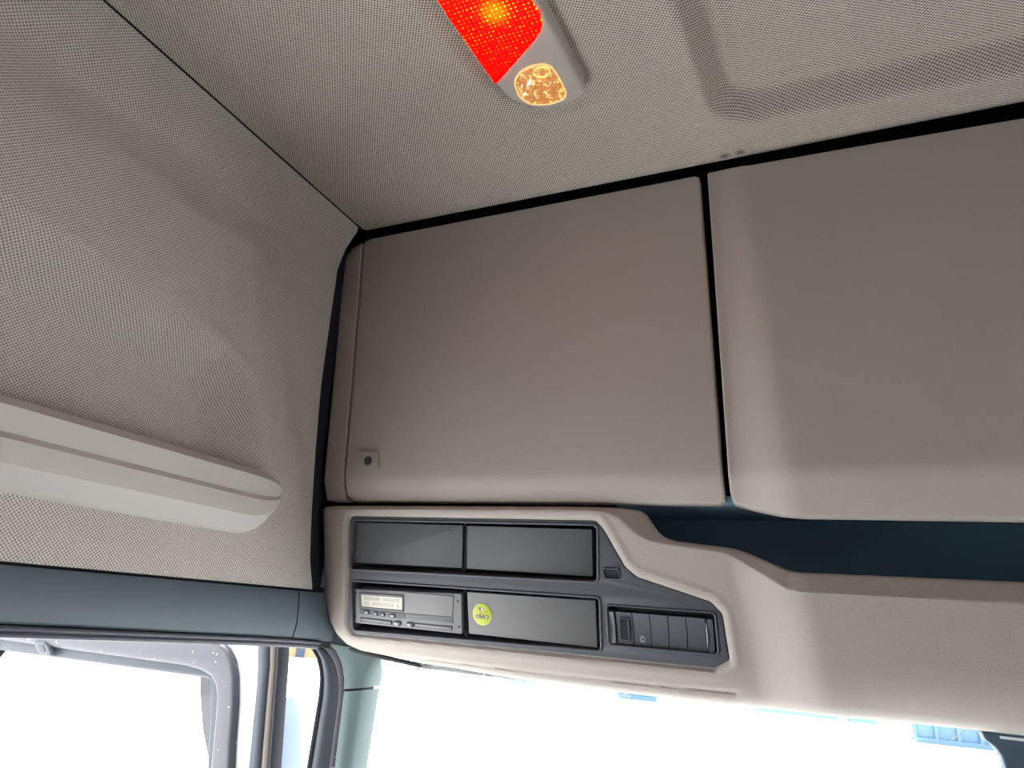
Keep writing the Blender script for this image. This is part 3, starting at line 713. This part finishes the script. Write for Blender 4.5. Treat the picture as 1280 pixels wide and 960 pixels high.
ribbon('edge_bead', [(398, 806), (411, 815), (419, 830), (423.5, 850), (423.5, 868), (411.5, 960)], [(410, 806), (421, 815), (427, 830), (430, 850), (430, 868), (418, 960)], pil, .03, M_frame, sl_, .002, end=-.8)
o = ribbon('trim_8', [(407, 804), (419, 812), (427, 828), (430.5, 850), (429, 861.5)], [(486, 815), (473, 822), (466, 832), (461, 845), (456.5, 859.5)], pil, .05, M_pillar, None, .006); props(o, 'pale green grey upper pillar cover above the pillar joint', 'pillar cover', kind='structure')
o = ribbon('trim_9', [(429.5, 864.5), (418, 960)], [(456, 862.5), (440, 960)], pil, .05, M_pillar, None, .006, end=-.8); props(o, 'pale green grey lower pillar cover below the pillar joint', 'pillar cover', kind='structure')
o = ribbon('trim_10', [(429, 858), (429, 868)], [(454, 857), (454, 866)], lambda a, b_: pil(a, b_) + V((0, .006, 0)), .03, M_slot, None, .004); props(o, 'dark joint between the pillar covers', 'joint', kind='structure')

# ---------------------------------------------------------------- open door seen through the opening
hp = V((-.99, 1.15, 0)); dn = V((.07, -1, 0)).normalized(); du = V((-1, -.07, 0)).normalized()
DF = (hp, du, V((0, 0, 1)), dn)     # u grows outward from the hinge side
dr = empty('door_1', (-1.45, 1.12, -1.2)); props(dr, 'open cab door with a grey window frame and white painted edge', 'door', kind='structure')
def duv(px, py, w=0): return uv(px, py, DF, w)
# grey window frame
inn = [duv(*p, .02) for p in ((258, 1000), (262, 960), (267.5, 900), (269.5, 872), (268, 857), (262, 845), (250, 838), (230, 832), (120, 817), (0, 800))]
ext_ = inn[-1] + (inn[-1] - inn[-2]).normalized()*.55
inn = [V((inn[0].x + .02, -.95))] + inn + [ext_, V((ext_.x + .04, -.95))]
out = [duv(*p, .02) for p in ((284, 1000), (287.5, 930), (291.5, 880), (291.5, 845), (288, 825), (281, 811), (268, 801), (250, 795), (120, 776), (0, 760))]
e2_ = out[-1] + (out[-1] - out[-2]).normalized()*.62
out = [V((out[0].x + .015, -.98))] + out + [e2_, V((e2_.x + .05, -.98))]
plate('window_frame', [out, inn[::-1]], .03, .0075, M_frame, DF, .02, dr, res=3)
# rubber channel inside the frame
ch = [duv(*p, .004) for p in ((256, 1000), (262, 900), (263, 870), (262.5, 850), (258, 847.5), (120, 829), (0, 813))]
ce_ = ch[-1] + (ch[-1] - ch[-2]).normalized()*.54
ch = [V((ch[0].x + .02, -.94))] + ch + [ce_, V((ce_.x + .04, -.94))]
plate('glass_channel', [grow(inn, .006), ch[::-1]], .018, .004, M_rubber, DF, .004, dr)
plate('glass', [grow(ch, .003)], .004, .0002, M_glass, DF, -.006, dr)
# clip on the frame
P = [duv(*p, .024) for p in ((42, 802), (55, 802.5), (60, 808), (65, 820), (52, 820.5), (48, 815))]
k = plate('clip', [rnd(P, .002)], .014, .002, M_frame, DF, .026, dr)
P = [duv(*p, .027) for p in ((46.5, 806), (54, 806.5), (56.5, 814.5), (50, 815))]
plate('clip_slot', [P], .002, .0003, M_rubber, DF, .0275, k)
# white painted edge of the door
def dpl(w_): return lambda a, b_: onP(a, b_, hp + dn*w_, dn)
ribbon('painted_edge', [(262, 796), (276, 806), (288, 830), (289, 860), (280, 960)], [(324, 796), (323, 806), (322.5, 830), (321, 860), (312, 960)], dpl(-.004), .03, M_body, dr, .006, back=-dn, end=-.98)
ribbon('inner_seal', [(321, 796), (322, 806), (323, 830), (321, 860), (311, 960)], [(336, 796), (336.5, 806), (337, 830), (334, 860), (325.5, 960)], dpl(.004), .03, M_rubber, dr, .006, back=-dn, end=-.98)
ribbon('middle_seal', [(336, 796), (336.5, 806), (337, 830), (334, 860), (325.5, 960)], [(346, 796), (346, 806), (345, 830), (343, 860), (335.5, 960)], dpl(0), .03, M_brown, dr, .004, back=-dn, end=-.98)
ribbon('outer_seal', [(346, 796), (346, 806), (345, 830), (343, 860), (335.5, 960)], [(350.5, 796), (350, 806), (349.5, 830), (347, 860), (339.5, 960)], dpl(.003), .03, M_slot, dr, .002, back=-dn, end=-.98)
plate('door_skin', [[V((.02, -1.2)), V((1.05, -1.2)), V((1.0, -.93)), V((.03, -.93))]], .06, .01, M_body, DF, .01, dr)
# mirror seen through the door glass, and the pale one beyond the gap
M_mir = mat('mirror_plastic', (.016, .017, .024), .9, .1, 10, spec=0)
em = empty('door_mirror', tuple(onP(255, 900, (-.99, 1.34, 0), dn))); props(em, 'dark exterior mirror housing seen through the door glass', 'mirror')
ribbon('mirror_housing', [(250, 838), (250.5, 870), (253, 910), (260, 945), (265, 960)], [(285, 838), (287, 870), (287, 910), (288, 945), (288, 960)], lambda a, b_: onP(a, b_, (-.99, 1.34, 0), dn), .08, M_mir, em, .02)
em2 = empty('side_mirror', tuple(onP(345, 950, (-.99, 1.6, 0), dn))); props(em2, 'pale lavender mirror cover beyond the gap beside the door edge', 'mirror')
ribbon('mirror_cover', [(328, 874), (324, 900), (320, 930), (316, 975)], [(343, 874), (349.5, 900), (351.5, 930), (350, 975)], lambda a, b_: onP(a, b_, (-.99, 1.6, 0), dn), .08, mat('lavender_plastic', (.17, .22, .42), .4, .05, 5), em2, .02)

# ---------------------------------------------------------------- windscreen
ws = empty('window_1', (.3, 1.3, -.8)); props(ws, 'wide windscreen below the overhead console', 'windscreen', kind='structure')
wp, wn = V((0, 1.19, -.10)), V((0, -1, -.30)).normalized()
WF = (wp, V((1, 0, 0)), V((0, -.30, 1)).normalized(), wn)
plate('glass', [[V((-.86, -.70)), V((1.45, -.70)), V((1.45, .03)), V((-.86, .03))]], .005, .0002, M_glass, WF, 0, ws)
def hair(P, r, name, mt):
    MB().tube([onP(a, b_, wp + wn*.004, wn) for a, b_ in P], r, 5).build(name, mt, ws)
hair([(922, 897), (928, 899), (936, 903), (946, 913), (958, 926), (970, 941), (984, 956)], .0007, 'crack', M_gap)
random.seed(8)
M_scr = mat('scratch_white', (.9, .93, .95), .6, .02, 20)
for a, b_, c_, d_ in ((604, 841, 612, 855), (668, 847, 677, 857), (730, 854, 740, 862), (756, 858, 790, 886), (764, 859, 776, 866), (770, 860, 788, 872), (939, 888, 946, 880), (1190, 925, 1206, 912), (1246, 941, 1256, 935)):
    hair([(a, b_), ((a+c_)/2 + .4, (b_+d_)/2), (c_, d_)], .0007, 'scratch', M_scr)
sh = empty('sensor_housing', tuple(onY(1280, 980, 1.17))); props(sh, 'dark blue grey housing at the top of the windscreen, right corner', 'housing')
HF = (V((0, 1.175, 0)), V((1, 0, 0)), V((0, 0, 1)), V((0, -1, 0)))
h_ = lambda a, b_: uv(a, b_, HF)
P = [h_(1226, 914), h_(1232, 925), h_(1244, 934), h_(1252, 945), h_(1262, 975), h_(1275, 1010)]
P = P + [P[-1] + V((.10, 0)), V((P[-1].x + .14, P[0].y))]
plate('housing_body', [rnd(P, .004)], .035, .003, mat('sensor_plastic', (.06, .10, .135), .6, .06, 20), HF, 0, sh)
P = [h_(1249, 919.5), h_(1290, 924), h_(1290, 928), h_(1250, 923)]
plate('housing_lip', [P], .004, .0005, M_body, HF, .003, sh)

# ---------------------------------------------------------------- lamp on the ceiling
lm = empty('ceiling_lamp', (-.34, .6, ZC - .02)); props(lm, 'long grey ceiling lamp with a lit red lens and a round reading light', 'lamp')
LF = (V((0, 0, ZC)), V((1, 0, 0)), V((0, -1, 0)), V((0, 0, -1)))   # front face looks down
lp = lambda P: [V((p[0], -p[1])) for p in P]
plate('lamp_housing', [rnd(lp(lampout)[::-1], .012)], .036, .007, M_lamp, LF, .018, lm, res=4)
def lz(px, py, z=ZC - .021): p = onZ(px, py, z); return (p.x, p.y)
red = [lz(*p) for p in ((546, 0), (562, 25), (618, 104.5), (622, 104), (668, 52), (676, 40), (677.5, 30), (675, 17), (663, 0))]
red = red[:1] + red[1:] + [(red[-1][0] - .018, red[-1][1] - .08), (red[-1][0] - .03, .37), (red[0][0] - .008, .37)]
# red lens: lit prismatic plastic
def redlens():
    m = bpy.data.materials.new('red_lens'); m.use_nodes = True; nt = m.node_tree; N, L = nt.nodes, nt.links
    b = N['Principled BSDF']; b.inputs['Base Color'].default_value = (.5, .0, .0, 1); b.inputs['Roughness'].default_value = .4; b.inputs['Specular IOR Level'].default_value = .1
    tc = N.new('ShaderNodeTexCoord'); vo = N.new('ShaderNodeTexVoronoi'); vo.inputs['Scale'].default_value = 165; vo.inputs['Randomness'].default_value = .12
    L.new(tc.outputs['Object'], vo.inputs['Vector'])
    dot = N.new('ShaderNodeMapRange'); dot.inputs[1].default_value = .18; dot.inputs[2].default_value = .40; dot.inputs[3].default_value = 1; dot.inputs[4].default_value = 0
    L.new(vo.outputs['Distance'], dot.inputs[0])
    p = onZ(618, 14, ZC - .02); o0 = V((-.34, .6, ZC - .02))
    di = N.new('ShaderNodeVectorMath'); di.operation = 'DISTANCE'; di.inputs[1].default_value = tuple(p - o0); L.new(tc.outputs['Object'], di.inputs[0])
    hot = N.new('ShaderNodeMapRange'); hot.interpolation_type = 'SMOOTHERSTEP'; hot.inputs[1].default_value = .0; hot.inputs[2].default_value = .17; hot.inputs[3].default_value = 1; hot.inputs[4].default_value = 0
    L.new(di.outputs['Value'], hot.inputs[0])
    h2 = N.new('ShaderNodeMath'); h2.operation = 'MULTIPLY'; L.new(hot.outputs[0], h2.inputs[0]); L.new(dot.outputs[0], h2.inputs[1])
    core = N.new('ShaderNodeMapRange'); core.interpolation_type = 'SMOOTHERSTEP'; core.inputs[1].default_value = .0; core.inputs[2].default_value = .034; core.inputs[3].default_value = .34; core.inputs[4].default_value = 0
    L.new(di.outputs['Value'], core.inputs[0])
    h3 = N.new('ShaderNodeMath'); h3.operation = 'ADD'; L.new(h2.outputs[0], h3.inputs[0]); L.new(core.outputs[0], h3.inputs[1])
    cr = N.new('ShaderNodeValToRGB'); e = cr.color_ramp.elements
    e[0].position = 0; e[0].color = (1.1, .0, .0, 1); e[1].position = 1.0; e[1].color = (1.6, 1.0, .12, 1)
    a = e.new(.12); a.color = (1.1, .008, .0, 1); a = e.new(.36); a.color = (1.2, .11, .0, 1); a = e.new(.68); a.color = (1.3, .42, .015, 1)
    L.new(h3.outputs[0], cr.inputs[0]); L.new(cr.outputs[0], b.inputs['Emission Color']); b.inputs['Emission Strength'].default_value = 1.0
    bp = N.new('ShaderNodeBump'); bp.inputs['Strength'].default_value = .4; bp.inputs['Distance'].default_value = .001; L.new(dot.outputs[0], bp.inputs['Height']); L.new(bp.outputs[0], b.inputs['Normal'])
    return m
def clearlens():
    m = bpy.data.materials.new('reading_lens'); m.use_nodes = True; nt = m.node_tree; N, L = nt.nodes, nt.links
    b = N['Principled BSDF']; b.inputs['Base Color'].default_value = (.35, .18, .08, 1); b.inputs['Roughness'].default_value = .15
    tc = N.new('ShaderNodeTexCoord'); vo = N.new('ShaderNodeTexVoronoi'); vo.inputs['Scale'].default_value = 260; vo.inputs['Randomness'].default_value = 1
    L.new(tc.outputs['Object'], vo.inputs['Vector'])
    no = N.new('ShaderNodeTexNoise'); no.inputs['Scale'].default_value = 110; no.inputs['Detail'].default_value = 3; L.new(tc.outputs['Object'], no.inputs['Vector'])
    ad = N.new('ShaderNodeMath'); ad.operation = 'MULTIPLY_ADD'; ad.inputs[1].default_value = -.5; L.new(vo.outputs['Distance'], ad.inputs[0]); L.new(no.outputs['Fac'], ad.inputs[2])
    cr = N.new('ShaderNodeValToRGB'); e = cr.color_ramp.elements; e[0].position = .10; e[0].color = (.16, .05, .008, 1); e[1].position = .56; e[1].color = (.75, .55, .16, 1)
    a = e.new(.32); a.color = (.23, .095, .028, 1)
    L.new(ad.outputs[0], cr.inputs[0]); L.new(cr.outputs[0], b.inputs['Emission Color']); b.inputs['Emission Strength'].default_value = .8
    bp = N.new('ShaderNodeBump'); bp.inputs['Strength'].default_value = .8; bp.inputs['Distance'].default_value = .002; L.new(no.outputs['Fac'], bp.inputs['Height']); L.new(bp.outputs[0], b.inputs['Normal'])
    return m
o = plate('red_lens', [rnd(lp(red), .003)[::-1]], .006, .002, redlens(), LF, .0215, lm); o['label'] = 'lit red prismatic lens'
Q = [lz(*p) for p in ((641, 103), (650, 90), (662, 83.5), (679, 80.5), (690, 84), (700, 99), (709, 118), (706, 125), (690, 131), (676, 132.5), (660, 131), (648, 122))]
ring_o = rnd(lp(Q), .03, 6)
c = sum(ring_o, V((0, 0)))/len(ring_o)
ring_i = [c + (p - c)*.955 for p in ring_o]
o = plate('reading_lens', [ring_i[::-1]], .005, .0018, clearlens(), LF, .0205, lm, res=3); o['label'] = 'clear patterned lens lit orange'
plate('lens_rim', [ring_o[::-1], [c + (p - c)*.945 for p in ring_o]], .005, .0012, mat('rim_amber', (.75, .50, .25), .25, .03, 50, emit=(.5, .28, .10), es=.6), LF, .0212, lm)
bc = V(lz(677, 90)); bc = V((bc.x, -bc.y))
plate('bulb_ring', [disc(bc, .0125, .0095), disc(bc, .0116, .0087)[::-1]], .002, .0006, mat('rim_bright', (.8, .6, .25), .25, .03, 50, emit=(.8, .5, .12), es=.7), LF, .0225, lm)
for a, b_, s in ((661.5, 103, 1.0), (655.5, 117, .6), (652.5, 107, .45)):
    q = V(lz(a, b_)); plate('lens_glint', [disc(V((q.x, -q.y)), .0022*s, .0078*s, rot=-.75)], .001, .0003, mat('painted_glint', (.85, .85, .84), .1, .03, 60, emit=(.6, .58, .55), es=.5), LF, .0225, lm)  # reflections on the lens, laid on as pale glowing ellipses

# ---------------------------------------------------------------- outside
ZG = -2.72
g = MB(); g.add([(-90, -60, ZG), (90, -60, ZG), (90, 150, ZG), (-90, 150, ZG)], [(0, 1, 2, 3)])
o = g.build('ground', M_snow); props(o, 'bright pale open ground outside the cab', 'ground', kind='structure')
M_blue = [mat('blue_paint', (.10, .18, .28), .5, .1, 1), mat('pale_blue_paint', (.20, .30, .37), .5, .1, 1), mat('deep_blue_paint', (.03, .10, .22), .5, .1, 1)]
def container(px0, px1, py, mt, label, dep=1.1, hgt=2.0):
    dy_ = (px1 - px0)*.056; a, b_ = onZ(px0, py - dy_, ZG), onZ(px1, py + dy_, ZG); c = (a + b_)/2; wd = (b_ - a).length - .12
    u = (b_ - a).normalized(); d = V((-u.y, u.x, 0))
    t = empty('storage_container', tuple(c)); props(t, label, 'container', 'containers beyond the windscreen')
    Q = lambda x, y, z: c + u*x + d*y + V((0, 0, z))
    def bx(x0, x1, y0, y1, z0, z1, name, m_):
        MB().add([Q(x0, y0, z0), Q(x1, y0, z0), Q(x1, y1, z0), Q(x0, y1, z0), Q(x0, y0, z1), Q(x1, y0, z1), Q(x1, y1, z1), Q(x0, y1, z1)],
                 [(0,1,2,3),(4,5,6,7),(0,1,5,4),(1,2,6,5),(2,3,7,6),(3,0,4,7)]).build(name, m_, t)
    bx(-wd/2, wd/2, .08, dep, .08, hgt, 'container_body', mt)
    bx(-wd/2, wd/2, .0, .12, .0, .14, 'bottom_rail', mt); bx(-wd/2, wd/2, 0, .12, hgt - .12, hgt, 'top_rail', M_rail2)
    n = max(2, int(wd/.5))
    for k in range(n + 1):
        x = -wd/2 + wd*k/n; bx(x - .05, x + .05, .0, .10, .14, hgt - .12, 'rib', mt)
M_rail2 = mat('frosted_rail', (.42, .52, .55), .6, .2, 3)
container(556, 606, 851, M_blue[1], 'pale blue container leftmost beyond the windscreen')
container(630, 671, 858, M_blue[1], 'pale blue container second from left beyond the windscreen')
container(770, 822, 875, M_blue[0], 'blue container beyond the middle of the windscreen')
container(940, 1050, 894, M_blue[1], 'long pale blue container right of the middle of the windscreen')
container(1060, 1098, 904, M_blue[1], 'small pale blue container left of the large nearest one')
container(1142, 1262, 934, M_blue[0], 'large blue container nearest to the dark housing')
# shrubs between the cars
M_leaf = mat('frosted_leaf', (.22, .30, .20), .8, .2, 2)
random.seed(5)
for i, (px, py, s, lb) in enumerate(((500, 831, .7, 'low grey green shrub beyond the pillar end of the windscreen'), (532, 838, .4, 'low grey green shrub left of the pale containers'), (722, 860, .7, 'low grey green shrub left of the middle blue container'), (868, 877, .7, 'low grey green shrub right of the middle blue container'))):
    p = onZ(px, py, ZG); me = MB()
    for k in range(90):
        a, q = random.uniform(0, 6.283), random.random()**.5*s; zz = random.random()*1.1*s
        c = V((p.x + q*math.cos(a)*1.6, p.y + q*math.sin(a)*.6, ZG + zz)); d = V((random.uniform(-1, 1), random.uniform(-1, 1), random.uniform(-.5, 1))).normalized()*.16; e = d.cross(V((0, .3, 1))).normalized()*.09
        me.add([c - d, c + e, c + d, c - e], [(0, 1, 2, 3)])
    o = me.build('shrub', M_leaf); props(o, lb, 'shrub', 'shrubs beyond the windscreen')
# brown stone house and blue gate post seen through the gap beside the pillar
hb = onZ(362, 821, ZG); ho = empty('stone_house', tuple(hb)); props(ho, 'brown stone house base seen through the gap beside the pillar', 'building')
hd = V((hb.x, hb.y, 0)).normalized(); hr = V((hd.y, -hd.x, 0))
def hq(u, d, z): p = hb + hr*u + hd*d; return (p.x, p.y, ZG + z)
def hbox(u0, u1, d0, d1, z0, z1, name, mt, parent):
    MB().add([hq(u0, d0, z0), hq(u1, d0, z0), hq(u1, d1, z0), hq(u0, d1, z0), hq(u0, d0, z1), hq(u1, d0, z1), hq(u1, d1, z1), hq(u0, d1, z1)],
             [(0,1,2,3),(4,5,6,7),(0,1,5,4),(1,2,6,5),(2,3,7,6),(3,0,4,7)]).build(name, mt, parent)
hbox(-3.0, 2.4, 0, 5, 0, 3, 'house_wall', mat('brown_stone', (.40, .24, .13), .8, .35, 3), ho)
hbox(-3.3, 2.7, -.3, 5.3, 3, 3.3, 'roof_slab', mat('roof_slab', (.2, .16, .14), .8, .1, 2), ho)
hbox(.25, .65, -.1, 0, 0, 2.2, 'door', mat('grey_blue_door', (.05, .07, .11), .8, .05, 4), ho)
